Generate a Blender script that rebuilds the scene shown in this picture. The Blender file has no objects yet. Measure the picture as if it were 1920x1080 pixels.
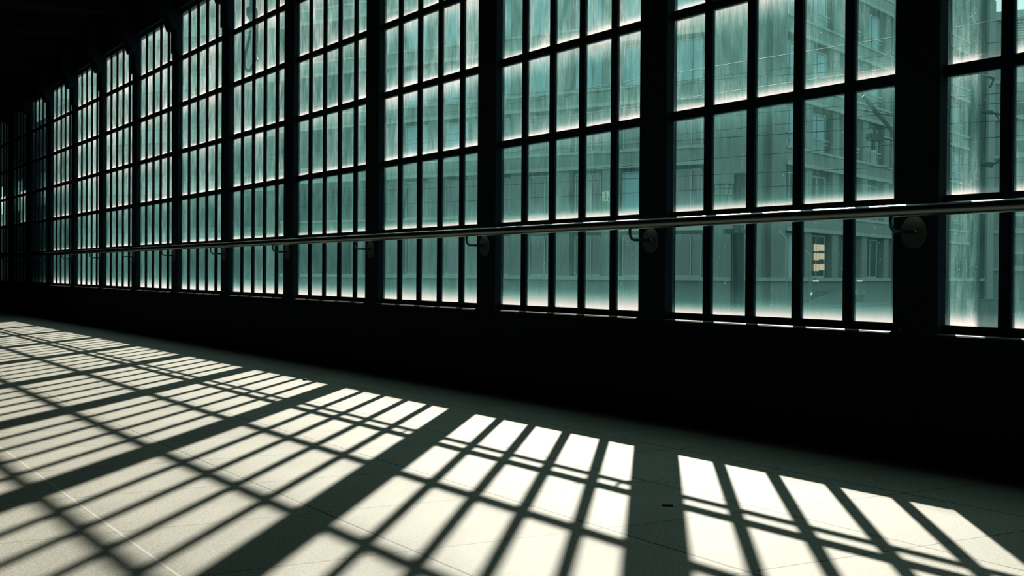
import bpy, bmesh, math, random
from mathutils import Vector, Matrix

scene = bpy.context.scene
COL = scene.collection
S = 0.71                       # metres per drawing unit (one unit = camera height)

def W(x, y, z):                # drawing units (z from eye level) -> metres, floor at 0
    return Vector((x * S, y * S, (z + 1.0) * S))

# ------------------------------------------------------------------ camera
YAW, PITCH, ROLL = 1.0321, -0.0108, 0.0073
fwd = Vector((math.cos(YAW) * math.cos(PITCH), math.sin(YAW) * math.cos(PITCH), math.sin(PITCH)))
rt0 = Vector((math.sin(YAW), -math.cos(YAW), 0))
up0 = rt0.cross(fwd)
rt = math.cos(ROLL) * rt0 + math.sin(ROLL) * up0
up = -math.sin(ROLL) * rt0 + math.cos(ROLL) * up0
cam_data = bpy.data.cameras.new('camera')
cam_data.sensor_width = 36.0
cam_data.lens = 2381.2 / 1920 * 36.0
cam_data.clip_start = 0.05
cam_data.clip_end = 600
cam = bpy.data.objects.new('camera', cam_data)
COL.objects.link(cam)
m = Matrix((rt, up, -fwd)).transposed().to_4x4()
m.translation = W(0, 0, 0)
cam.matrix_world = m
scene.camera = cam

# ------------------------------------------------------------------ sky, sun, exposure
world = bpy.data.worlds.new('sky')
scene.world = world
world.use_nodes = True
bg = world.node_tree.nodes['Background']
bg.inputs['Color'].default_value = (0.58, 0.87, 0.88, 1)
bg.inputs['Strength'].default_value = 1.1

SUN_AZ, SUN_EL = math.radians(52.75), math.radians(25.9)
to_sun = Vector((math.cos(SUN_AZ) * math.cos(SUN_EL), math.sin(SUN_AZ) * math.cos(SUN_EL), math.sin(SUN_EL)))
sun_data = bpy.data.lights.new('sun', 'SUN')
sun_data.energy = 17.6
sun_data.angle = math.radians(0.53)
sun_data.color = (1.0, 0.845, 0.785)
sun = bpy.data.objects.new('sun', sun_data)
COL.objects.link(sun)
sun.rotation_euler = to_sun.to_track_quat('Z', 'Y').to_euler()
sun.location = W(30, 40, 40)

vs = scene.view_settings
scene.display_settings.display_device = 'sRGB'
vs.view_transform = 'Standard'
vs.look = 'None'
vs.gamma = 1.0
vs.use_curve_mapping = False
vs.exposure = 0.0
scene.cycles.transparent_max_bounces = 40
scene.cycles.max_bounces = 10
scene.cycles.sample_clamp_indirect = 6.0

# ------------------------------------------------------------------ materials
def new_mat(name):
    mt = bpy.data.materials.new(name)
    mt.use_nodes = True
    nt = mt.node_tree
    nt.nodes.clear()
    out = nt.nodes.new('ShaderNodeOutputMaterial')
    return mt, nt, out

class NB:
    """short-hand for building node trees"""
    def __init__(s, nt): s.nt = nt
    def n(s, t, **kw):
        nd = s.nt.nodes.new(t)
        for k, v in kw.items(): setattr(nd, k, v)
        return nd
    def put(s, sock, v):
        if isinstance(v, bpy.types.NodeSocket): s.nt.links.new(v, sock)
        elif v is not None: sock.default_value = v
    def math(s, op, a, b=None, c=None, clamp=False):
        nd = s.n('ShaderNodeMath', operation=op, use_clamp=clamp)
        s.put(nd.inputs[0], a); s.put(nd.inputs[1], b); s.put(nd.inputs[2], c)
        return nd.outputs[0]
    def ramp(s, v, a, b, c=0.0, d=1.0, smooth=False):
        nd = s.n('ShaderNodeMapRange', interpolation_type='SMOOTHSTEP' if smooth else 'LINEAR')
        for i, q in enumerate((v, a, b, c, d)): s.put(nd.inputs[i], q)
        return nd.outputs[0]
    def mix(s, f, a, b, mode='MIX'):
        nd = s.n('ShaderNodeMix', data_type='RGBA', blend_type=mode)
        s.put(nd.inputs[0], f); s.put(nd.inputs[6], a); s.put(nd.inputs[7], b)
        return nd.outputs[2]
    def comb(s, x, y, z):
        nd = s.n('ShaderNodeCombineXYZ')
        for i, q in enumerate((x, y, z)): s.put(nd.inputs[i], q)
        return nd.outputs[0]
    def noise(s, vec, scale, detail=3.0, rough=0.55):
        nd = s.n('ShaderNodeTexNoise')
        s.put(nd.inputs['Vector'], vec); s.put(nd.inputs['Scale'], scale)
        s.put(nd.inputs['Detail'], detail); s.put(nd.inputs['Roughness'], rough)
        return nd.outputs['Fac']

def plain(name, col, rough=0.5, metal=0.0, spec=0.5, var=0.25, scale=6.0, bump=0.0):
    mt, nt, out = new_mat(name)
    b = NB(nt)
    p = b.n('ShaderNodeBsdfPrincipled')
    tc = b.n('ShaderNodeTexCoord')
    nz = b.noise(tc.outputs['Object'], scale, 5.0)
    lo = tuple(c * (1 - var) for c in col) + (1,)
    hi = tuple(min(1, c * (1 + var)) for c in col) + (1,)
    b.put(p.inputs['Base Color'], b.mix(nz, lo, hi))
    b.put(p.inputs['Roughness'], b.ramp(nz, 0.2, 0.8, max(0.02, rough - 0.06), min(1, rough + 0.06)))
    p.inputs['Metallic'].default_value = metal
    p.inputs['Specular IOR Level'].default_value = spec
    if bump:
        bp = b.n('ShaderNodeBump')
        bp.inputs['Strength'].default_value = bump
        bp.inputs['Distance'].default_value = 0.002
        b.put(bp.inputs['Height'], b.noise(tc.outputs['Object'], scale * 30, 2.0))
        b.put(p.inputs['Normal'], bp.outputs[0])
    nt.links.new(p.outputs[0], out.inputs[0])
    return mt

def emit_mat(name, col, strength):
    mt, nt, out = new_mat(name)
    e = nt.nodes.new('ShaderNodeEmission')
    e.inputs[0].default_value = col + (1,)
    e.inputs[1].default_value = strength
    nt.links.new(e.outputs[0], out.inputs[0])
    return mt

def floor_mat():
    mt, nt, out = new_mat('terrazzo_paving')
    b = NB(nt)
    geo = b.n('ShaderNodeNewGeometry')
    sep = b.n('ShaderNodeSeparateXYZ')
    b.put(sep.inputs[0], geo.outputs['Position'])
    P = geo.outputs['Position']
    T = 0.8425 * S
    wob = b.math('MULTIPLY', b.math('SUBTRACT', b.noise(P, 14.0, 4.0), 0.5), 0.006)
    jx, jy, ix, iy = None, None, None, None
    res = []
    for axis, off in ((0, 1.201 * S), (1, 3.26 * S)):
        q = b.math('DIVIDE', b.math('SUBTRACT', b.math('ADD', sep.outputs[axis], wob), off), T)
        idx = b.math('ROUND', q)
        d = b.math('MULTIPLY', b.math('ABSOLUTE', b.math('SUBTRACT', q, idx)), T)
        res.append((idx, d))
    wn = []
    for k, (idx, d) in enumerate(res):
        w = b.n('ShaderNodeTexWhiteNoise', noise_dimensions='1D')
        b.put(w.inputs['W'], b.math('ADD', idx, 3.7 + 11 * k))
        wn.append(w.outputs['Value'])
    # joint lines, worn away in places
    wear = b.ramp(b.noise(P, 2.3, 4.0), 0.35, 0.62, 0.55, 1.0)
    lines = []
    for k, (idx, d) in enumerate(res):
        wid = b.math('MULTIPLY', b.ramp(wn[k], 0, 1, 0.0046, 0.0070) if k == 0 else b.ramp(wn[k], 0, 1, 0.0030, 0.0050), wear)
        l = b.math('SUBTRACT', 1.0, b.ramp(d, b.math('MULTIPLY', wid, 0.6), wid), clamp=True)
        lines.append(l)
    # the joint at X = 1.2 is filled with a pale grout
    pale = b.math('MULTIPLY', b.math('COMPARE', res[0][0], 0.0, 0.1),
                  b.math('SUBTRACT', 1.0, b.ramp(res[0][1], 0.003, 0.0052), clamp=True))
    dx = b.math('MULTIPLY', lines[0], b.math('SUBTRACT', 1.0, b.math('COMPARE', res[0][0], 0.0, 0.1)))
    dark = b.math('MAXIMUM', dx, lines[1])
    # slab tint, cloudiness, grit
    slab = b.n('ShaderNodeTexWhiteNoise', noise_dimensions='2D')
    b.put(slab.inputs['Vector'], b.comb(b.math('FLOOR', b.math('DIVIDE', b.math('SUBTRACT', sep.outputs[0], 1.201 * S), T)),
                                        b.math('FLOOR', b.math('DIVIDE', b.math('SUBTRACT', sep.outputs[1], 3.26 * S), T)), 0))
    cloud = b.noise(P, 3.0, 5.0)
    grit = b.noise(P, 185.0, 3.0, 0.75)
    grit2 = b.noise(P, 85.0, 2.0, 0.6)
    val = b.math('ADD', b.ramp(cloud, 0.3, 0.7, 0.92, 1.07), b.ramp(slab.outputs['Value'], 0, 1, -0.05, 0.05))
    val = b.math('MULTIPLY', val, b.ramp(grit, 0.33, 0.67, 0.42, 1.55))
    val = b.math('MULTIPLY', val, b.ramp(grit2, 0.3, 0.7, 0.82, 1.17))
    base = b.mix(1.0, (0.216, 0.203, 0.161, 1), b.comb(val, val, val), 'MULTIPLY')
    base = b.mix(b.math('MULTIPLY', pale, 0.5), base, (0.44, 0.42, 0.37, 1))
    base = b.mix(b.math('MULTIPLY', dark, 0.96), base, (0.022, 0.027, 0.024, 1))
    p = b.n('ShaderNodeBsdfPrincipled')
    b.put(p.inputs['Base Color'], base)
    b.put(p.inputs['Roughness'], b.ramp(grit, 0.3, 0.7, 0.72, 0.84))
    p.inputs['Specular IOR Level'].default_value = 0.19
    hgt = b.math('SUBTRACT', b.math('MULTIPLY', grit, 0.5), b.math('SUBTRACT', dark, b.math('MULTIPLY', pale, 1.0)))
    bp = b.n('ShaderNodeBump')
    bp.inputs['Strength'].default_value = 0.35
    bp.inputs['Distance'].default_value = 0.0015
    b.put(bp.inputs['Height'], hgt)
    b.put(p.inputs['Normal'], bp.outputs[0])
    nt.links.new(p.outputs[0], out.inputs[0])
    return mt

def dirty_glass():
    """Grimy single glazing: a film of dirt, thickest along the bottom rebate of each pane."""
    mt, nt, out = new_mat('grimy_glass')
    b = NB(nt)
    uv = b.n('ShaderNodeUVMap', uv_map='pane')
    sep = b.n('ShaderNodeSeparateXYZ'); b.put(sep.inputs[0], uv.outputs[0])
    u, v = sep.outputs[0], sep.outputs[1]
    at = b.n('ShaderNodeAttribute', attribute_name='dirt')
    asep = b.n('ShaderNodeSeparateColor'); b.put(asep.inputs[0], at.outputs['Color'])
    rnd, bot, top = asep.outputs[0], asep.outputs[1], asep.outputs[2]
    film = at.outputs['Alpha']
    ox = b.math('MULTIPLY', rnd, 53.0)
    oy = b.math('MULTIPLY', rnd, 31.0)
    uu, vv = b.math('ADD', u, ox), b.math('ADD', b.math('MULTIPLY', v, 1.85), oy)
    streak = b.noise(b.comb(b.math('MULTIPLY', uu, 1.0), b.math('MULTIPLY', vv, 0.12), 0), 11.0, 4.0, 0.65)
    broad = b.noise(b.comb(uu, b.math('MULTIPLY', vv, 0.45), 4.0), 2.6, 4.0, 0.6)
    fine = b.noise(b.comb(uu, vv, 9.0), 70.0, 3.0, 0.7)
    runs = b.noise(b.comb(uu, b.math('MULTIPLY', vv, 0.06), 2.0), 34.0, 3.0, 0.6)
    # bottom drift of dirt with a ragged upper edge
    rag = b.math('ADD', b.math('MULTIPLY', b.math('SUBTRACT', streak, 0.5), 0.10),
                 b.math('MULTIPLY', b.math('SUBTRACT', runs, 0.5), 0.10))
    lip = b.math('SUBTRACT', 1.0, b.math('DIVIDE', b.math('ADD', v, b.math('MULTIPLY', rag, bot)), bot), clamp=True)
    lip = b.math('POWER', lip, 1.7)
    drift = b.math('SUBTRACT', 1.0, b.math('DIVIDE', b.math('ADD', v, b.math('MULTIPLY', rag, 0.5)), b.math('MULTIPLY', bot, 2.6)), clamp=True)
    drift = b.math('MULTIPLY', b.math('POWER', drift, 1.8), b.ramp(runs, 0.3, 0.7, 0.5, 1.0))
    # wash along the top and the side rebates
    wash = b.math('MULTIPLY', b.math('POWER', b.ramp(b.math('ADD', v, b.math('MULTIPLY', rag, 1.2)), 0.72, 1.0), 1.4), top)
    ed = b.math('MINIMUM', u, b.math('SUBTRACT', 1.0, u))
    side = b.math('POWER', b.math('SUBTRACT', 1.0, b.math('DIVIDE', ed, 0.05), clamp=True), 1.5)
    # overall film, streaks, specks of dried splash
    haze = b.math('MULTIPLY', film, b.math('MULTIPLY', b.ramp(broad, 0.25, 0.75, 0.55, 1.4), b.ramp(streak, 0.25, 0.75, 0.5, 1.55)))
    mid = b.math('MULTIPLY', b.math('MULTIPLY', u, b.math('SUBTRACT', 1.0, u)), b.math('MULTIPLY', v, b.math('SUBTRACT', 1.0, v)))
    haze = b.math('MULTIPLY', haze, b.ramp(mid, 0.0, 0.0625, 1.35, 0.80))
    haze = b.math('MULTIPLY', haze, b.ramp(runs, 0.3, 0.7, 0.72, 1.3))
    haze = b.math('MULTIPLY', haze, b.ramp(fine, 0.32, 0.68, 0.45, 1.6))
    vor = b.n('ShaderNodeTexVoronoi', feature='F1'); b.put(vor.inputs['Vector'], b.comb(uu, vv, 0)); vor.inputs['Scale'].default_value = 26.0
    vsep = b.n('ShaderNodeSeparateColor'); b.put(vsep.inputs[0], vor.outputs['Color'])
    speck = b.math('MULTIPLY', b.math('LESS_THAN', vor.outputs['Distance'], b.math('MULTIPLY', vsep.outputs[1], 0.17)),
                   b.math('GREATER_THAN', b.math('ADD', vsep.outputs[0], b.math('MULTIPLY', b.math('SUBTRACT', broad, 0.5), 1.2)), 0.80))
    thick = b.math('ADD', b.math('MULTIPLY', lip, 0.42), b.math('ADD', b.math('MULTIPLY', drift, 0.14), b.math('MULTIPLY', wash, 0.16)))
    thick = b.math('ADD', thick, b.math('MULTIPLY', side, 0.10))
    fac = b.math('ADD', b.math('ADD', haze, thick), b.math('MULTIPLY', speck, 0.38))
    fac = b.math('MULTIPLY', fac, 0.66, clamp=True)
    col = b.mix(b.ramp(fac, 0.07, 0.30), (0.28, 0.77, 0.68, 1), (0.88, 0.86, 0.83, 1))
    tr = b.n('ShaderNodeBsdfTransparent'); tr.inputs[0].default_value = (0.84, 0.95, 0.905, 1)
    tl = b.n('ShaderNodeBsdfTranslucent'); b.put(tl.inputs[0], col)
    df = b.n('ShaderNodeBsdfDiffuse'); b.put(df.inputs[0], b.mix(1.0, col, (0.35, 0.35, 0.35, 1), 'MULTIPLY'))
    ad = b.n('ShaderNodeMixShader'); ad.inputs[0].default_value = 0.12
    nt.links.new(tl.outputs[0], ad.inputs[1]); nt.links.new(df.outputs[0], ad.inputs[2])
    mx = b.n('ShaderNodeMixShader'); b.put(mx.inputs[0], fac)
    nt.links.new(tr.outputs[0], mx.inputs[1]); nt.links.new(ad.outputs[0], mx.inputs[2])
    nt.links.new(mx.outputs[0], out.inputs[0])
    return mt

def clear_glass():
    mt, nt, out = new_mat('glass_inner_face')
    b = NB(nt)
    tr = b.n('ShaderNodeBsdfTransparent'); tr.inputs[0].default_value = (0.97, 0.99, 0.985, 1)
    gl = b.n('ShaderNodeBsdfGlossy'); gl.inputs['Roughness'].default_value = 0.05
    mx = b.n('ShaderNodeMixShader'); mx.inputs[0].default_value = 0.03
    nt.links.new(tr.outputs[0], mx.inputs[1]); nt.links.new(gl.outputs[0], mx.inputs[2])
    nt.links.new(mx.outputs[0], out.inputs[0])
    return mt

M = {}
M['floor'] = floor_mat()
M['glass'] = dirty_glass()
M['glass_in'] = clear_glass()
M['paint'] = plain('black_paint', (0.005, 0.009, 0.014), 0.8, 0, 0.06, 0.3, 3.0)
M['dado'] = plain('black_panel', (0.004, 0.008, 0.014), 0.8, 0, 0.06, 0.3, 2.0)
M['sill'] = plain('sunlit_sill_edge', (0.07, 0.065, 0.057), 0.6, 0, 0.4, 0.4, 9.0)  # paler than the black paint: sunlight on the sill lip put into colour
M['ceil'] = plain('dark_ceiling', (0.006, 0.007, 0.009), 0.9, 0, 0.0, 0.3, 1.0)
M['roomwall'] = plain('dark_wall', (0.02, 0.024, 0.026), 0.8, 0, 0.1, 0.2, 1.0)
M['steel'] = plain('brushed_rail_steel', (0.16, 0.205, 0.195), 0.31, 1.0, 0.5, 0.1, 20.0)
M['dsteel'] = plain('dull_steel', (0.05, 0.066, 0.064), 0.5, 1.0, 0.5, 0.15, 20.0)
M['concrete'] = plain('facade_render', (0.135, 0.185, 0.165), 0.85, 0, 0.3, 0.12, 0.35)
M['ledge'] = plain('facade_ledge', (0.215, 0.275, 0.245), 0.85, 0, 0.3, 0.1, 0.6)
M['plinth'] = plain('plinth_shade_render', (0.10, 0.14, 0.135), 0.85, 0, 0.3, 0.15, 0.5)  # darker than the facade: shade near street level put into the colour
M['recess_shade'] = plain('facade_recess_shade', (0.055, 0.09, 0.085), 0.85, 0, 0.3, 0.12, 0.5)  # wall set back between spandrels, their shadow put into its darker colour
M['wframe'] = plain('window_frame_white', (0.22, 0.30, 0.285), 0.6, 0, 0.4, 0.08, 2.0)
M['wglass'] = plain('window_glass', (0.02, 0.045, 0.05), 0.12, 0.0, 1.0, 0.4, 0.7)
M['blind'] = plain('window_blind', (0.21, 0.36, 0.39), 0.7, 0.0, 0.4, 0.12, 0.7)  # pale blue upper panes: reflected sky is put into the colour
M['lit'] = emit_mat('lit_window', (1.0, 0.86, 0.56), 0.55)
M['lampglow'] = emit_mat('lamp_glow', (1.0, 0.92, 0.75), 1.6)
M['wire'] = plain('wire', (0.015, 0.03, 0.03), 0.95, 0.0, 0.0, 0.2, 4.0)
M['palewire'] = plain('bright_wire', (0.028, 0.035, 0.032), 0.7, 0.0, 0.1, 0.1, 4.0)
M['mast'] = plain('mast_steel', (0.03, 0.055, 0.052), 0.8, 0.0, 0.1, 0.2, 2.0)
M['cable'] = plain('cable_rubber', (0.012, 0.05, 0.055), 0.6, 0, 0.3, 0.2, 5.0)
M['dark'] = plain('dark_screen', (0.012, 0.02, 0.02), 0.8, 0, 0.2, 0.3, 1.0)
M['street'] = plain('asphalt', (0.10, 0.13, 0.12), 0.9, 0, 0.2, 0.2, 0.5)
M['carpaint'] = plain('car_paint', (0.04, 0.07, 0.07), 0.25, 0.2, 0.6, 0.1, 3.0)
M['tyre'] = plain('tyre_rubber', (0.02, 0.02, 0.02), 0.8, 0, 0.2, 0.2, 5.0)
M['sticker'] = plain('sticker_film', (0.30, 0.48, 0.42), 0.6, 0, 0.3, 0.1, 20.0)
def film_mat(name, col, t):
    mt, nt, out = new_mat(name)
    b = NB(nt)
    tc = b.n('ShaderNodeTexCoord')
    nz = b.noise(tc.outputs['Object'], 60.0, 3.0)
    c = b.mix(nz, tuple(q * 0.85 for q in col) + (1,), col + (1,))
    tl = b.n('ShaderNodeBsdfTranslucent'); b.put(tl.inputs[0], c)
    tr = b.n('ShaderNodeBsdfTransparent')
    mx = b.n('ShaderNodeMixShader'); mx.inputs[0].default_value = t
    nt.links.new(tr.outputs[0], mx.inputs[1]); nt.links.new(tl.outputs[0], mx.inputs[2])
    nt.links.new(mx.outputs[0], out.inputs[0])
    return mt
M['sticker'] = film_mat('sticker_film', (0.45, 0.75, 0.64), 0.06)
M['ink'] = plain('sticker_ink', (0.05, 0.10, 0.085), 0.6, 0, 0.3, 0.1, 20.0)

# ------------------------------------------------------------------ mesh helpers (drawing units in, metres out)
class MB:
    def __init__(s): s.bm = bmesh.new(); s.mi = 0
    def _face(s, vs):
        try: f = s.bm.faces.new(vs); f.material_index = s.mi; return f
        except ValueError: return None
    def box(s, x0, x1, y0, y1, z0, z1):
        v = [s.bm.verts.new(W(x, y, z)) for x in (x0, x1) for y in (y0, y1) for z in (z0, z1)]
        for q in ((0, 1, 3, 2), (4, 6, 7, 5), (0, 4, 5, 1), (2, 3, 7, 6), (0, 2, 6, 4), (1, 5, 7, 3)):
            s._face([v[i] for i in q])
        return s
    def obox(s, o, a, b, la, lb, z0, z1):
        """box on a plan frame: origin o, unit vectors a and b, extents la=(a0,a1), lb=(b0,b1)"""
        v = []
        for p in la:
            for q in lb:
                for z in (z0, z1):
                    v.append(s.bm.verts.new(W(o[0] + a[0] * p + b[0] * q, o[1] + a[1] * p + b[1] * q, z)))
        for q in ((0, 1, 3, 2), (4, 6, 7, 5), (0, 4, 5, 1), (2, 3, 7, 6), (0, 2, 6, 4), (1, 5, 7, 3)):
            s._face([v[i] for i in q])
        return s
    def prism(s, poly, y0, y1):
        """poly in (x, z), swept along y"""
        A = [s.bm.verts.new(W(x, y0, z)) for x, z in poly]
        B = [s.bm.verts.new(W(x, y1, z)) for x, z in poly]
        s._face(A); s._face(B[::-1])
        n = len(poly)
        for i in range(n): s._face([A[i], A[(i + 1) % n], B[(i + 1) % n], B[i]])
        return s
    def tube(s, pts, r, seg=12, cap=True):
        P = [W(*p) for p in pts]; r *= S
        rings = []; ref = None
        for i, p in enumerate(P):
            t = ((P[min(i + 1, len(P) - 1)] - p).normalized() + (p - P[max(i - 1, 0)]).normalized()) if 0 < i < len(P) - 1 else \
                (P[1] - P[0] if i == 0 else P[-1] - P[-2])
            t.normalize()
            if ref is None:
                ref = Vector((0, 0, 1)) if abs(t.z) < 0.9 else Vector((1, 0, 0))
            ref = (ref - t * ref.dot(t)).normalized()
            c = t.cross(ref)
            rings.append([s.bm.verts.new(p + (ref * math.cos(k * 2 * math.pi / seg) + c * math.sin(k * 2 * math.pi / seg)) * r) for k in range(seg)])
        for a, b in zip(rings, rings[1:]):
            for k in range(seg):
                f = s._face([a[k], a[(k + 1) % seg], b[(k + 1) % seg], b[k]])
                if f: f.smooth = True
        if cap: s._face(rings[0][::-1]); s._face(rings[-1])
        return s
    def disc(s, c, axis, r, t, seg=32, dome=0.0):
        """round plate: centre c, thickness t along axis"""
        c = W(*c); ax = Vector(axis).normalized(); r *= S; t *= S
        ref = Vector((0, 0, 1)) if abs(ax.z) < 0.9 else Vector((1, 0, 0))
        e1 = (ref - ax * ref.dot(ax)).normalized(); e2 = ax.cross(e1)
        prof = [(0.0, r), (t * 0.7, r), (t, r * 0.94)]
        if dome: prof += [(t + dome * S * 0.6, r * 0.6), (t + dome * S, r * 0.2)]
        rings = [[s.bm.verts.new(c + ax * h + (e1 * math.cos(k * 2 * math.pi / seg) + e2 * math.sin(k * 2 * math.pi / seg)) * q) for k in range(seg)] for h, q in prof]
        for a, b in zip(rings, rings[1:]):
            for k in range(seg):
                f = s._face([a[k], a[(k + 1) % seg], b[(k + 1) % seg], b[k]])
                if f: f.smooth = True
        s._face(rings[0][::-1]); s._face(rings[-1])
        return s
    def build(s, name, mats, parent=None, bevel=0.0):
        bmesh.ops.recalc_face_normals(s.bm, faces=s.bm.faces)
        me = bpy.data.meshes.new(name)
        s.bm.to_mesh(me); s.bm.free()
        if not isinstance(mats, (list, tuple)): mats = [mats]
        for q in mats: me.materials.append(q)
        o = bpy.data.objects.new(name, me)
        COL.objects.link(o)
        if bevel:
            bv = o.modifiers.new('edge', 'BEVEL'); bv.width = bevel; bv.segments = 2; bv.limit_method = 'ANGLE'
        if parent is not None:
            o.parent = parent
            o.matrix_parent_inverse = Matrix.Translation(parent.location).inverted()
        return o

def empty(name, loc):
    o = bpy.data.objects.new(name, None)
    o.empty_display_size = 0.1
    o.location = W(*loc)
    COL.objects.link(o)
    return o

def tag(o, label, cat, group=None, kind=None):
    o['label'] = label; o['category'] = cat
    if group: o['group'] = group
    if kind: o['kind'] = kind
    return o

def struct(o):
    o['kind'] = 'structure'
    return o

ORD = ['first', 'second', 'third', 'fourth', 'fifth', 'sixth', 'seventh', 'eighth', 'ninth', 'tenth', 'eleventh', 'twelfth',
       'thirteenth', 'fourteenth', 'fifteenth', 'sixteenth']

# ------------------------------------------------------------------ layout of the window wall
D = 5.3763                     # glass plane
BAY = 2.3112
YL0 = 4.5613                   # far edge of the opening of bay 0
PITCHY, BAR = 0.4165, 0.074
PANE = PITCHY - BAR
OPEN = 4 * PITCHY + PANE       # clear opening of a bay
ZB, ROW, HB = -0.2504, 0.6805, 0.060
NR = 6
ZT = ZB + NR * ROW - HB
BAYS = list(range(-1, 15))
YMIN, YMAX = YL0 - BAY * 2 + 0.15, YL0 + BAY * 14 + 0.15
def ypost(k): return YL0 + BAY * k + (BAY - OPEN) / 2       # centre of the post on the far side of bay k

# ------------------------------------------------------------------ room shell
XL, YB, YF, ZC = -7.0, -5.5, YMAX + 0.6, 4.45
struct(MB().box(XL, D + 0.05, YB, YF, -1.2, -1.0).build('floor', M['floor']))
struct(MB().box(XL, D + 0.10, YB, YF, ZC, ZC + 0.2).build('ceiling', M['ceil']))
struct(MB().box(XL - 0.2, XL, YB - 0.2, YF + 0.2, -1.0, ZC).build('wall_left', M['roomwall']))
struct(MB().box(XL, D + 0.1, YB - 0.2, YB, -1.0, ZC).build('wall_back', M['roomwall']))
struct(MB().box(XL, D + 0.1, YF, YF + 0.2, -1.0, ZC).build('wall_far', M['roomwall']))

# dado under the windows, with a panel per bay, and the solid ends of the wall
wr = MB()
wr.box(D - 0.045, D + 0.05, YB, YF, -1.0, ZB - 0.085)
wr.box(D - 0.06, D + 0.05, YB, YMIN - 0.158, ZB - 0.085, ZC)
wr.box(D - 0.06, D + 0.05, YMAX + 0.158, YF, ZB - 0.085, ZC)
wall = struct(wr.build('wall_right', M['dado']))
for k in BAYS:
    p = MB().box(D - 0.062, D - 0.045, ypost(k - 1) + 0.004, ypost(k) - 0.004, -0.985, ZB - 0.088).build('wall_panel', M['dado'], wall, 0.002)
struct(MB().box(D - 0.09, D + 0.12, YMIN - 0.2, YMAX + 0.2, ZT + 0.042, ZC).build('trim_1', M['paint'], None))     # head beam over the windows

# ------------------------------------------------------------------ windows
rng = random.Random(7)
def make_window(k, n):
    yl = YL0 + BAY * k
    root = struct(empty('window_%d' % n, (D, yl - OPEN / 2, ZB)))
    f = MB()
    for i in range(4):                                  # glazing bars
        y1 = yl - PANE - PITCHY * i
        f.box(D - 0.012, D + 0.014, y1 - BAR, y1, ZB - 0.004, ZT + 0.004)
        f.box(D - 0.020, D - 0.012, y1 - BAR * 0.72, y1 - BAR * 0.28, ZB, ZT)
    for j in range(1, NR):
        z1 = ZB + ROW * j
        f.box(D - 0.016, D + 0.015, yl - OPEN, yl, z1 - (0.033 if j == 1 else HB), z1)
    f.box(D - 0.010, D + 0.02, yl - OPEN, yl, ZB - 0.045, ZB)      # bottom rail
    f.box(D - 0.020, D + 0.02, yl - OPEN, yl, ZT, ZT + 0.024)      # head rail
    f.build('window_frame', M['paint'], root)
    # glass
    g = MB(); bm = g.bm
    uvl = bm.loops.layers.uv.new('pane')
    dl = bm.loops.layers.float_color.new('dirt')
    e = 0.008
    panes = []
    for i in range(5):
        for j in range(NR):
            y1 = yl - PITCHY * i; y0 = y1 - PANE
            z0 = ZB + ROW * j; z1 = z0 + ROW - (0.033 if j == 0 else HB)
            bot = ((0.24 if k >= 2 else 0.15) if j == 0 else 0.095) * rng.uniform(0.8, 1.25)
            top = {0: 0.35, 1: 0.5, 2: 1.6, 3: 1.2, 4: 1.0, 5: 1.2}[j] * rng.uniform(0.6, 1.3) * (0.55 if k >= 4 else 1.0)
            if k >= 4 and j: bot *= 0.8
            film = (0.019, 0.046, 0.112, 0.145, 0.162, 0.168)[j] + 0.010 * min(max(k - 1, 0), 8)
            film *= rng.uniform(0.75, 1.25)
            if k <= 0: film = film * 0.8 + (0.085 if i == 0 and k == 0 else 0.045)
            if k >= 10: film *= 0.7
            panes.append((y0, y1, z0, z1, (rng.random(), bot, top, film)))
    panes.append((yl - OPEN, yl, ZT + 0.024, ZT + 0.042, (rng.random(), 0.1, 0.2, 0.1)))
    for y0, y1, z0, z1, d in panes:
        xs = (D - 0.003, D + 0.004)
        v = {}
        for a, x in enumerate(xs):
            for b_, y in enumerate((y0 - e, y1 + e)):
                for c, z in enumerate((z0 - e, z1 + e)):
                    v[a, b_, c] = bm.verts.new(W(x, y, z))
        quads = [((0,0,0),(0,0,1),(0,1,1),(0,1,0)), ((1,0,0),(1,1,0),(1,1,1),(1,0,1)), ((0,0,0),(1,0,0),(1,0,1),(0,0,1)),
                 ((0,1,0),(0,1,1),(1,1,1),(1,1,0)), ((0,0,0),(0,1,0),(1,1,0),(1,0,0)), ((0,0,1),(1,0,1),(1,1,1),(0,1,1))]
        for qi, q in enumerate(quads):
            fc = bm.faces.new([v[i] for i in q])
            fc.material_index = 0 if qi == 1 else 1
            for lp, key in zip(fc.loops, q):
                uy = (0 - e / PANE) if key[1] == 0 else (1 + e / PANE)
                vz = (0 - e / (ROW - HB)) if key[2] == 0 else (1 + e / (ROW - HB))
                lp[uvl].uv = (uy, vz); lp[dl] = d
    g.build('glazing', [M['glass'], M['glass_in']], root)
    # sill
    s = MB()
    s.prism([(D - 0.084, ZB - 0.082), (D - 0.084, ZB - 0.054), (D - 0.066, ZB - 0.045), (D + 0.06, ZB - 0.042), (D + 0.06, ZB - 0.082)], yl - OPEN + 0.001, yl - 0.001)
    so = s.build('window_sill', M['paint'], root)
    MB().prism([(D - 0.0765, ZB - 0.0495), (D - 0.068, ZB - 0.0455), (D - 0.0665, ZB - 0.0442), (D - 0.0757, ZB - 0.0487)], yl - OPEN + 0.003, yl - 0.003).build('sunlit_edge', M['sill'], so)  # thin strip whose paler colour draws the sunlit line of the sill
    return root
for n, k in enumerate(BAYS): make_window(k, n + 1)

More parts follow.
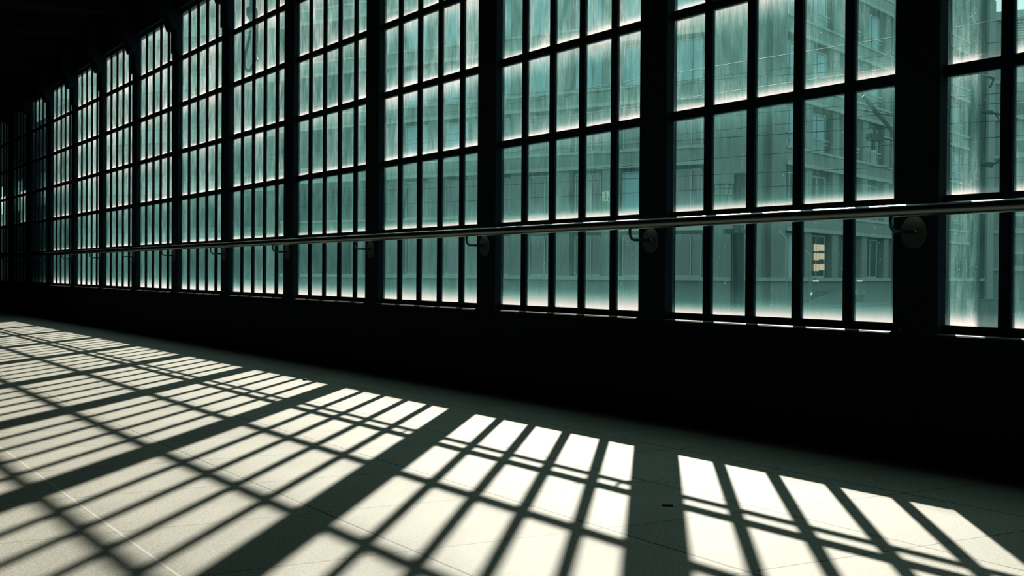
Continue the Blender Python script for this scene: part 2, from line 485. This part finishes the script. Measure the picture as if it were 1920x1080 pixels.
# ------------------------------------------------------------------ steel posts between the windows
def make_post(k):
    yc = ypost(k); h = (BAY - OPEN) / 2
    root = empty('steel_post', (D - 0.02, yc, -1.0))
    sh = MB()
    sh.box(D - 0.056, D + 0.03, yc - h, yc + h, ZB - 0.084, ZC - 0.002)
    sh.box(D - 0.062, D - 0.056, yc - h + 0.004, yc + h - 0.004, ZB - 0.084, 3.5)
    sh.build('shaft', M['paint'], root, 0.0015)
    kn = MB()
    kn.prism([(D - 0.063, 3.225), (D - 0.083, 3.225), (D - 0.083, 3.535), (D - 0.150, 3.535), (D - 0.190, 3.655), (D - 0.30, 3.90),
              (D - 0.30, ZC - 0.002), (D - 0.063, ZC - 0.002)], yc - h, yc + h)
    kn.build('knee_bracket', M['paint'], root, 0.001)
    ra = MB()
    ra.box(-3.0, D - 0.30, yc - h * 0.6, yc + h * 0.6, 4.15, ZC - 0.002)
    ra.build('rafter', M['ceil'], root)
    for dy in (-0.09, 0.09):
        MB().disc((D - 0.062, yc + dy, ZB - 0.03), (-1, 0, 0), 0.008, 0.004, 10, 0.004).build('bolt', M['dsteel'], root)
    vis = k                                               # post 0 is the first one inside the photo's right edge
    if k < 0:
        lab = 'black steel wall post just beyond the right edge of the photo' if k == -1 else 'black steel wall post two bays beyond the right edge of the photo'
    else:
        lab = 'black steel wall post, %s counted from the right edge of the photo' % ORD[k]
    tag(root, lab, 'post', 'black steel posts between the windows')
for k in [-2] + BAYS: make_post(k)

# ------------------------------------------------------------------ handrail
RX, RZ, RR = D - 0.245, 0.3450, 0.0325
rail = tag(empty('handrail', (RX, 10, RZ)), 'long round steel handrail running across the whole window wall', 'handrail')
MB().tube([(RX, y, RZ) for y in (YMIN - 0.3, 2, 5, 10, 20, 30, YMAX)], RR, 28).build('rail_tube', M['steel'], rail)
for k in [-1] + BAYS[1:]:
    yc = ypost(k)
    zb = 0.241
    pts = [(RX, yc, RZ - RR * 0.6), (RX, yc, zb + 0.045)]
    for a in range(1, 7):
        t = a / 6 * math.pi / 2
        pts.append((RX + 0.04 * (1 - math.cos(t)), yc, zb + 0.045 - 0.045 * math.sin(t)))
    pts.append((D - 0.068, yc, zb))
    br = MB().tube(pts, 0.0095, 12).build('bracket', M['dsteel'], rail)
    MB().disc((D - 0.062, yc, zb), (-1, 0, 0), 0.090, 0.010, 48).build('mounting_plate', M['dsteel'], br)
    MB().disc((D - 0.072, yc - 0.022, zb + 0.004), (-1, 0, 0), 0.010, 0.008, 12, 0.004).build('screw', M['steel'], br)

# ------------------------------------------------------------------ small things inside
st = empty('sticker', (D - 0.004, 7.656, 0.577))
tag(st, 'small pale square sticker with dark character strokes low on a window pane', 'sticker')
MB().box(D - 0.0052, D - 0.0036, 7.612, 7.700, 0.542, 0.613).build('backing', M['sticker'], st)
ink = MB()
for (y0, y1, z0, z1) in ((7.664, 7.668, 0.583, 0.610), (7.650, 7.654, 0.583, 0.610), (7.646, 7.672, 0.580, 0.583), (7.676, 7.692, 0.571, 0.574),
                         (7.689, 7.692, 0.560, 0.574), (7.676, 7.692, 0.559, 0.562), (7.676, 7.679, 0.548, 0.561), (7.676, 7.692, 0.547, 0.550),
                         (7.656, 7.659, 0.548, 0.574), (7.640, 7.658, 0.571, 0.574), (7.640, 7.643, 0.561, 0.573), (7.640, 7.657, 0.560, 0.563),
                         (7.622, 7.626, 0.548, 0.574), (7.626, 7.636, 0.571, 0.574)):
    ink.box(D - 0.0060, D - 0.0050, y0, y1, z0, z1)
ink.build('character', M['ink'], st)

sc = MB(); sc.obox((3.407, 4.370), (0.743, -0.669), (0.669, 0.743), (-0.024, 0.024), (-0.012, 0.012), -1.0, -0.994)  # thin dark strip flat on the paving
tag(sc.build('dark_strip', M['tyre']), 'small black strip flat on the paving in the broad post shadow', 'tape')

pb = MB(); pb.disc((4.405, 11.113, -1.0), (0, 0, 1), 0.020, 0.010, 9, 0.008)
tag(pb.build('pebble', M['tyre']), 'tiny dark pebble on the paving at the edge of the sill shadow', 'pebble')

# ------------------------------------------------------------------ outside: ground and street edge
GZ = -3.0
struct(MB().box(D + 0.3, 330, -150, 330, GZ - 0.4, GZ).build('street_ground', M['street']))
base = MB().box(D - 0.03, D + 0.06, YB, YF, GZ, -1.2)
struct(base.build('wall_base', M['dado']))

# pole standing just outside the glass (its shadow falls on the right-hand panes)
pl = empty('outdoor_pole', (6.86, 6.208, GZ))
tag(pl, 'slim steel pole standing outdoors close behind the first wall post from the right', 'pole')
MB().tube([(6.86, 6.208, GZ), (6.86, 6.208, 7.5)], 0.060, 20).build('shaft', M['mast'], pl)
MB().disc((6.86, 6.208, GZ), (0, 0, 1), 0.16, 0.05, 24).build('base_plate', M['mast'], pl)

# loop of cable hanging outside the sixth window
cb = empty('hanging_cable', (5.6, 15.75, 2.74))
tag(cb, 'dark loop of cable hanging from a conduit outside an upper window', 'cable')
MB().tube([(5.6, 15.74, 4.4), (5.6, 15.74, 3.30)], 0.040, 16).build('conduit', M['cable'], cb)
MB().box(5.55, 5.67, 15.60, 15.86, 3.40, 3.50).box(5.56, 5.65, 15.56, 15.66, 3.30, 3.46).build('clamp', M['cable'], cb)
for off in (0.0, 0.03):
    P = [(15.74, 3.36), (15.80, 3.20), (15.88, 3.08), (15.965, 2.98), (16.01, 2.90), (16.01, 2.83), (15.96, 2.77), (15.88, 2.735), (15.80, 2.735),
         (15.72, 2.76), (15.65, 2.80), (15.60, 2.86), (15.58, 2.95), (15.565, 3.05), (15.555, 3.20), (15.555, 3.36)]
    # smooth the polyline
    Q = []
    for i in range(len(P) - 1):
        for t in range(4):
            p0, p1, p2, p3 = P[max(i - 1, 0)], P[i], P[i + 1], P[min(i + 2, len(P) - 1)]
            s_ = t / 4
            Q.append(tuple(0.5 * (2 * p1[a] + (p2[a] - p0[a]) * s_ + (2 * p0[a] - 5 * p1[a] + 4 * p2[a] - p3[a]) * s_ ** 2 + (3 * p1[a] - p0[a] - 3 * p2[a] + p3[a]) * s_ ** 3) for a in (0, 1)))
    MB().tube([(5.6 + off, y - off * 0.4, z + off * 0.5) for y, z in Q], 0.014, 8).build('cable_strand', M['cable'], cb)

# dark screen wall running along the outside of the far bays, with unglazed openings
sw = MB()
x0, x1 = 5.90, 6.00
holes = [(31.2, 32.3), (34.2, 35.6), (37.0, 38.0)]
sw.box(x0, x1, 28.6, 30.5, GZ, 3.7)
y = 30.5
for a, b_ in holes:
    sw.box(x0, x1, y, a, GZ, 8.0)
    sw.box(x0, x1, a, b_, GZ, 1.55)
    sw.box(x0, x1, a, b_, 2.35, 8.0)
    y = b_
sw.box(x0, x1, y, 52, GZ, 8.0)
hd = sw.build('screen_wall', M['dark'])
tag(hd, 'tall dark screen wall with small openings outside the far left windows', 'screen wall')

# ------------------------------------------------------------------ outside: buildings
cA = (58.3, 64.2)
d1 = (0.9157, 0.4019)          # along the facade that recedes to the right
d2 = (-0.4019, 0.9157)         # along the facade that recedes to the left
FL = [-0.10, 3.2, 7.75, 12.3, 16.85, 21.4]      # spandrel undersides / floor levels
FH = 4.55
A = empty('apartment_block', (cA[0], cA[1], GZ))
tag(A, 'pale concrete corner building with rows of windows across the tracks', 'building')
AH = 28.1
b = MB(); b.obox(cA, d1, d2, (0.5, 54.4), (0.5, 46), GZ, AH); b.build('wall', M['recess_shade'], A)
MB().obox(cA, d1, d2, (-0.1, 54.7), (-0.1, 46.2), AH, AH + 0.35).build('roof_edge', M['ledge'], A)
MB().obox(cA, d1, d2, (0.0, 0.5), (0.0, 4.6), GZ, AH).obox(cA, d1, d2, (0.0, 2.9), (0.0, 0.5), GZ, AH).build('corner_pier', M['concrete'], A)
MB().obox(cA, d1, d2, (46.5, 52.2), (-0.05, 0.5), GZ, AH).build('shaded_end_wall', M['mast'], A)  # shade on this end of the facade is put into the dark colour
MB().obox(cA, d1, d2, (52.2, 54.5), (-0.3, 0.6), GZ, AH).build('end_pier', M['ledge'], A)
# spandrels on both faces, each with a drip ledge
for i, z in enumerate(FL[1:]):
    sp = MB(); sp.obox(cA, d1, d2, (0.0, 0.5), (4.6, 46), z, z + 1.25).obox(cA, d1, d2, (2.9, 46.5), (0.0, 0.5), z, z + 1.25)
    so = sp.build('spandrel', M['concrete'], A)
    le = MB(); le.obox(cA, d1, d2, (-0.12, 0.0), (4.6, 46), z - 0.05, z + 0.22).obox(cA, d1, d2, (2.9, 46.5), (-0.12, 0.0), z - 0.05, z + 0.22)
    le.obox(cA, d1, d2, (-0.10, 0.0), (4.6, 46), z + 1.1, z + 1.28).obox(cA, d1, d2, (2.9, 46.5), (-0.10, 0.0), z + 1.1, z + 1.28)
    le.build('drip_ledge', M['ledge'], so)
# plinth
pn = MB(); pn.obox(cA, d1, d2, (0.0, 0.5), (4.6, 46), GZ, -0.35).obox(cA, d1, d2, (2.9, 46.5), (0.0, 0.5), GZ, -0.35)
po = pn.build('plinth', M['plinth'], A)
MB().obox(cA, d1, d2, (-0.15, 0.5), (0.0, 46), -0.35, -0.08).obox(cA, d1, d2, (0.0, 53.5), (-0.15, 0.5), -0.35, -0.08).build('plinth_ledge', M['ledge'], po)
# piers between the windows
def a_window(face, s0, w, z0, z1, pane_mat, rail=False):
    a, c = (d2, d1) if face == 0 else (d1, d2)
    def ob(m_, l0, l1, p0, p1, q0, q1): m_.obox(cA, a, c, (l0, l1), (p0, p1), q0, q1)
    f = MB(); t = 0.10
    ob(f, s0, s0 + t, 0.36, 0.5, z0, z1); ob(f, s0 + w - t, s0 + w, 0.36, 0.5, z0, z1)
    ob(f, s0, s0 + w, 0.36, 0.5, z0, z0 + t); ob(f, s0, s0 + w, 0.36, 0.5, z1 - t, z1)
    ob(f, s0 + w * 0.36, s0 + w * 0.36 + t, 0.36, 0.5, z0, z1)
    if rail:
        ob(f, s0, s0 + w, 0.10, 0.18, z0 + 0.85, z0 + 0.95)
        ob(f, s0, s0 + w, 0.12, 0.16, z0 + 0.60, z0 + 0.65)
    fo = f.build('window', M['wframe'], A)
    p = MB(); ob(p, s0 + t * 0.5, s0 + w - t * 0.5, 0.44, 0.49, z0 + t * 0.5, z1 - t * 0.5)
    p.build('pane', pane_mat, fo)
wr_ = random.Random(3)
right_s = [3.3, 8.3, 14.6, 19.5, 25.8, 30.8, 37.0, 42.0]
left_s = [5.1, 9.2, 13.3, 17.4, 21.5, 25.6, 29.7, 33.8]
for fi in range(5):
    z0 = FL[fi] + (1.28 if fi else 0.02); z1 = FL[fi + 1] - 0.1
    for ci, s_ in enumerate(right_s):
        lit = (fi == 0 and ci in (1, 2))
        pm = M['blind'] if (fi >= 2 or wr_.random() < 0.25) else M['wglass']
        a_window(1, s_, 2.6, z0, z1 - (0.35 if fi else 0.1), pm, fi >= 1)
    for ci, s_ in enumerate(left_s):
        pm = M['blind'] if (fi >= 3 or wr_.random() < 0.15) else M['wglass']
        a_window(0, s_, 2.3, z0, z1 - 0.2, pm)
# warm lit shelves behind two ground floor windows
for s0, w_, rows_ in ((9.0, 2.0, ((1.85, 2.35), (1.2, 1.7), (0.4, 0.9))), (15.2, 1.2, ((1.6, 2.1), (1.0, 1.45), (0.3, 0.8)))):
    lw = MB()
    for z0, z1 in rows_:
        lw.obox(cA, d1, d2, (s0, s0 + w_ * 0.42), (0.37, 0.42), z0, z1)
        lw.obox(cA, d1, d2, (s0 + w_ * 0.5, s0 + w_), (0.37, 0.42), z0 + 0.06, z1)
    lw.build('lit_shelf', M['lit'], A)
pi = MB()
for s_ in (6.5, 11.6, 17.8, 22.8, 29.0, 34.0, 40.2, 45.2):
    pi.obox(cA, d1, d2, (s_, s_ + 1.2), (0.05, 0.5), GZ, AH)
for s_ in left_s:
    pi.obox(cA, d1, d2, (0.05, 0.5), (s_ + 2.55, s_ + 3.85), GZ, AH)
pi.build('pier', M['concrete'], A)

# two wall lamps under the ground floor ledge
for s_, lab in ((7.6, 'small bright wall lamp under the ledge beside the warm lit shop window'),
                (16.4, 'small bright wall lamp under the ledge further along past the lit window')):
    px, py = cA[0] + d1[0] * s_ - d2[0] * 0.3, cA[1] + d1[1] * s_ - d2[1] * 0.3
    wl = empty('wall_lamp', (px, py, -0.25))
    tag(wl, lab, 'lamp', 'wall lamps on the plinth')
    MB().obox((px, py), d1, d2, (-0.20, 0.20), (-0.1, 0.15), -0.30, -0.10).build('housing', M['ledge'], wl)
    MB().obox((px, py), d1, d2, (-0.26, 0.26), (-0.13, 0.10), -0.36, -0.30).build('bulb', M['lampglow'], wl)
    sd = bpy.data.lights.new('wall_lamp_light', 'SPOT'); sd.energy = 380; sd.spot_size = math.radians(50); sd.spot_blend = 0.6; sd.color = (1, 0.92, 0.78)
    so = bpy.data.objects.new('wall_lamp_light', sd); COL.objects.link(so)
    so.parent = wl; so.location = (W(px - d2[0] * -0.0, py, -0.42) - wl.location)
    so.rotation_euler = (0, 0, 0)

# second building, seen past the end of the first
cB = (138.5, 109.5)
e1 = (0.477, -0.879)           # along its front, to the right
e2 = (0.879, 0.477)            # back into it
B = empty('office_block', (cB[0], cB[1], GZ))
tag(B, 'distant pale office block with louvred top floor at the upper right', 'building')
MB().obox(cB, e1, e2, (-16, 60), (0, 20), GZ, 34.2).build('wall', M['concrete'], B)
MB().obox(cB, e1, e2, (4.5, 30), (3, 15), 34.2, 36.2).build('roof_house', M['ledge'], B)
MB().obox(cB, e1, e2, (-16.2, 60.2), (-0.5, 0), 33.3, 34.4).build('parapet', M['ledge'], B)
lv = MB()
for i in range(9):
    lv.obox(cB, e1, e2, (0.6, 58), (-0.25, 0), 30.2 + i * 0.33, 30.2 + i * 0.33 + 0.16)
lo_ = MB().obox(cB, e1, e2, (0.6, 58), (-0.08, 0.02), 30.1, 33.2).build('louvre_bay', M['dark'], B)
lv.build('louvre', M['ledge'], lo_)
for r in range(6):
    zc = 25.6 - r * 4.85
    MB().obox(cB, e1, e2, (-16, 60), (-0.4, 0), zc - 0.45, zc - 0.05).build('string_course', M['ledge'], B)
    for c in range(9):
        s0 = 0.4 + c * 4.6
        f = MB(); f.obox(cB, e1, e2, (s0, s0 + 3.6), (-0.12, 0), zc, zc + 2.0)
        fo = f.build('window', M['wframe'], B)
        MB().obox(cB, e1, e2, (s0 + 0.25, s0 + 1.7), (-0.18, -0.1), zc + 0.25, zc + 1.75).obox(cB, e1, e2, (s0 + 1.95, s0 + 3.4), (-0.18, -0.1), zc + 0.25, zc + 1.75).build('pane', M['wglass'], fo)

# long block added at left so open sky doesn't brighten the far bays
cC = (40.0, 108.0)
g1 = (-0.52, 0.854); g2 = (0.854, 0.52)
Cb = empty('added_block', (cC[0], cC[1], GZ))
tag(Cb, 'long plain grey block added behind the grimy windows further left to close off the sky', 'building')
MB().obox(cC, g1, g2, (0, 34), (0, 20), GZ, 30).build('wall', M['concrete'], Cb)
for i in range(6):
    MB().obox(cC, g1, g2, (0, 34), (-0.3, 0), 2.5 + i * 4.8, 3.6 + i * 4.8).build('string_course', M['ledge'], Cb)
    for c in range(6):
        f = MB(); f.obox(cC, g1, g2, (1.2 + c * 5.5, 4.6 + c * 5.5), (-0.08, 0), 4.2 + i * 4.8 - 4.8, 6.9 + i * 4.8 - 4.8)
        f.build('window', M['recess_shade'], Cb)

# ------------------------------------------------------------------ masts, poles, car
def mast_frame(name, x, y, top, lab):
    r = empty(name, (x, y, GZ))
    tag(r, lab, 'mast')
    return r
m1 = mast_frame('catenary_mast', 41.6, 33.5, 7, 'slim catenary mast with short arms seen in the clear strip at far right')
MB().box(41.45, 41.58, 33.58, 33.71, GZ, 6.97).box(41.48, 41.55, 33.61, 33.68, 6.97, 8.1).build('shaft', M['mast'], m1)
MB().tube([(41.5, 33.65, 6.58), (42.0, 33.4, 6.52)], 0.085, 10).tube([(42.0, 33.4, 6.52), (43.4, 32.8, 6.2)], 0.05, 8).tube([(42.15, 33.35, 6.45), (42.55, 33.15, 5.75)], 0.03, 8).build('arm', M['mast'], m1)
MB().tube([(41.5, 33.65, 4.52), (42.05, 33.4, 4.46)], 0.11, 10).tube([(42.05, 33.4, 4.46), (42.55, 33.15, 4.85)], 0.03, 8).build('arm', M['mast'], m1)
MB().tube([(41.5, 33.65, 8.0), (42.05, 33.4, 7.88)], 0.06, 8).tube([(42.05, 33.4, 7.88), (41.9, 33.45, 7.5)], 0.05, 8).build('arm', M['mast'], m1)

m2 = mast_frame('catenary_mast', 23.7, 20.95, 5, 'catenary mast behind the first wall post, its slanted arm showing in the pane beside it')
MB().box(23.6, 23.8, 20.85, 21.05, GZ, 5.6).build('shaft', M['mast'], m2)
MB().tube([(23.7, 20.95, 2.75), (23.12, 21.18, 3.43), (22.5, 21.55, 4.27)], 0.052, 12).build('arm', M['mast'], m2)
MB().tube([(23.7, 20.95, 3.75), (23.12, 21.18, 3.81), (22.3, 21.65, 3.97)], 0.022, 8).build('arm', M['mast'], m2)
MB().box(22.55, 22.95, 21.3, 21.5, 3.22, 3.38).tube([(22.74, 21.4, 3.38), (22.72, 21.42, 3.58)], 0.03, 8).tube([(22.7, 21.4, 3.22), (22.7, 21.4, 3.0)], 0.05, 8).tube([(22.95, 21.35, 3.3), (23.7, 20.95, 3.1)], 0.03, 8).build('insulator', M['mast'], m2)

m3 = empty('signal_mast', (29.95, 34.5, GZ))
tag(m3, 'dark signal mast with a railed platform and cabinet, behind the second pane of its window', 'mast')
MB().box(29.81, 30.09, 34.36, 34.64, GZ, 2.3).tube([(29.72, 34.60, GZ), (29.72, 34.60, 1.5)], 0.03, 8).build('shaft', M['mast'], m3)
MB().box(29.6, 30.3, 34.2, 34.9, 1.5, 1.66).build('collar', M['mast'], m3)
MB().box(29.2, 30.35, 34.25, 35.1, 2.30, 2.42).build('platform', M['mast'], m3)
MB().box(29.85, 30.28, 34.30, 34.66, 2.42, 3.63).build('cabinet', M['dark'], m3)
rl = MB()
for (x_, y_) in ((29.26, 35.02), (29.42, 34.9), (29.8, 34.64)):
    rl.tube([(x_, y_, 2.4), (x_, y_, 3.25)], 0.025, 8)
rl.tube([(29.26, 35.02, 3.25), (29.85, 34.62, 3.25)], 0.03, 8).tube([(29.26, 35.02, 2.85), (29.85, 34.62, 2.85)], 0.02, 8).tube([(29.55, 34.82, 2.4), (29.72, 34.7, 3.25)], 0.02, 8)
rl.build('railing', M['mast'], m3)

for (x_, y_, zt, bx, by, bz, lab) in ((48.9, 52.35, 1.94, 48.55, 52.57, 2.5, 'tall thin pale street post with a bent top, in the middle pane'),
                                      (50.0, 51.67, 1.15, 49.76, 51.83, 1.42, 'shorter thin pale street post with a bent top, by the lit shop window')):
    sp = empty('street_post', (x_, y_, GZ))
    tag(sp, lab, 'post', 'bent street posts')
    MB().tube([(x_, y_, GZ), (x_, y_, zt), (x_ * 0.6 + bx * 0.4, y_ * 0.6 + by * 0.4, zt * 0.5 + bz * 0.5), (bx, by, bz)], 0.045, 10).build('shaft', M['ledge'], sp)
    MB().disc((x_, y_, GZ), (0, 0, 1), 0.14, 0.06, 16).build('base_plate', M['ledge'], sp)

# low street wall
fw = MB(); fw.obox((56.5, 55.2), d1, d2, (-6, 60), (0, 0.25), GZ, -1.78).obox((56.5, 55.2), d1, d2, (-6, 60), (-0.05, 0.3), -1.78, -1.70)
fw.obox((56.5, 55.2), d2, d1, (0.0, 50), (-6.2, -6.0), GZ, -1.74)
tag(fw.build('street_parapet', M['street']), 'low grey parapet along the street below the corner building', 'parapet')

# parked car, seen from behind
def car():
    o = (60.64, 60.86); ax = d1; ay = d2
    r = empty('car', (o[0], o[1], GZ)); tag(r, 'dark parked car with a rounded roof below the lit shop window', 'car')
    prof = [(-2.4, 0.35), (-2.4, 1.05), (-2.1, 1.2), (-1.6, 1.95), (-0.9, 2.15), (0.5, 2.15), (1.4, 1.35), (2.6, 1.15), (2.8, 0.4)]
    bm = MB(); rings = []
    for t, sc_ in ((-1.15, 0.92), (-1.0, 1.0), (1.0, 1.0), (1.15, 0.92)):
        rings.append([bm.bm.verts.new(W(o[0] + ax[0] * t * (1 if h < 1.3 else 0.82) + ay[0] * s_ * sc_, o[1] + ax[1] * t * (1 if h < 1.3 else 0.82) + ay[1] * s_ * sc_, GZ + h * (sc_ * 0.1 + 0.9))) for s_, h in prof])
    n = len(prof)
    for a, c in zip(rings, rings[1:]):
        for i in range(n): bm._face([a[i], a[(i + 1) % n], c[(i + 1) % n], c[i]])
    bm._face(rings[0]); bm._face(rings[-1][::-1])
    bm.build('body', M['carpaint'], r, 0.03)
    MB().obox(o, ax, ay, (-0.75, 0.75), (-2.02, -1.75), GZ + 1.4, GZ + 1.85).build('rear_window', M['wglass'], r)
    for sx in (-1.0, 1.0):
        for sy in (-1.5, 1.7):
            MB().disc((o[0] + ax[0] * sx * 1.0 + ay[0] * sy, o[1] + ax[1] * sx * 1.0 + ay[1] * sy, GZ + 0.42), (ax[0] * sx, ax[1] * sx, 0), 0.42, 0.25, 24).build('wheel', M['tyre'], r)
car()

# ------------------------------------------------------------------ overhead wires along the tracks
wires = [  # z at Y=15, slope, pale?, label
    (3.50, 0.030, True, 'pale overhead wire, highest of the bundle crossing the corner building'),
    (3.29, 0.049, False, 'dark overhead wire just under the highest pale wire'),
    (3.178, 0.085, False, 'dark overhead wire, steepest of those between the two pale wires'),
    (3.049, 0.0226, True, 'second pale overhead wire, just above the window bar'),
    (2.614, 0.048, False, 'dark overhead wire, first one below the window bar'),
    (2.411, 0.029, False, 'dark overhead wire, second one below the window bar'),
    (2.252, 0.047, False, 'dark overhead wire, third one below the window bar'),
    (1.949, 0.024, False, 'dark overhead wire, fourth one below the window bar'),
    (1.655, 0.036, False, 'dark overhead wire, fifth one below the window bar'),
    (1.428, 0.0266, False, 'dark overhead wire, lowest of the bundle over the tracks'),
]
for wi, (z15, sl, pale, lab) in enumerate(wires):
    xw = 12.6 + 0.35 * ((wi * 7) % 10); q = xw / 14.0
    pts = []
    for i in range(15):
        y = -6 + i * 4.5
        sag = 0.05 * math.sin((y - 15) / 9.0) ** 2
        pts.append((xw, y * q, (z15 + sl * (y - 15) - sag) * q))
    o = MB().tube(pts, 0.0055, 6).build('overhead_wire', M['palewire' if pale else 'wire'])
    tag(o, lab, 'wire', 'overhead wires along the tracks')
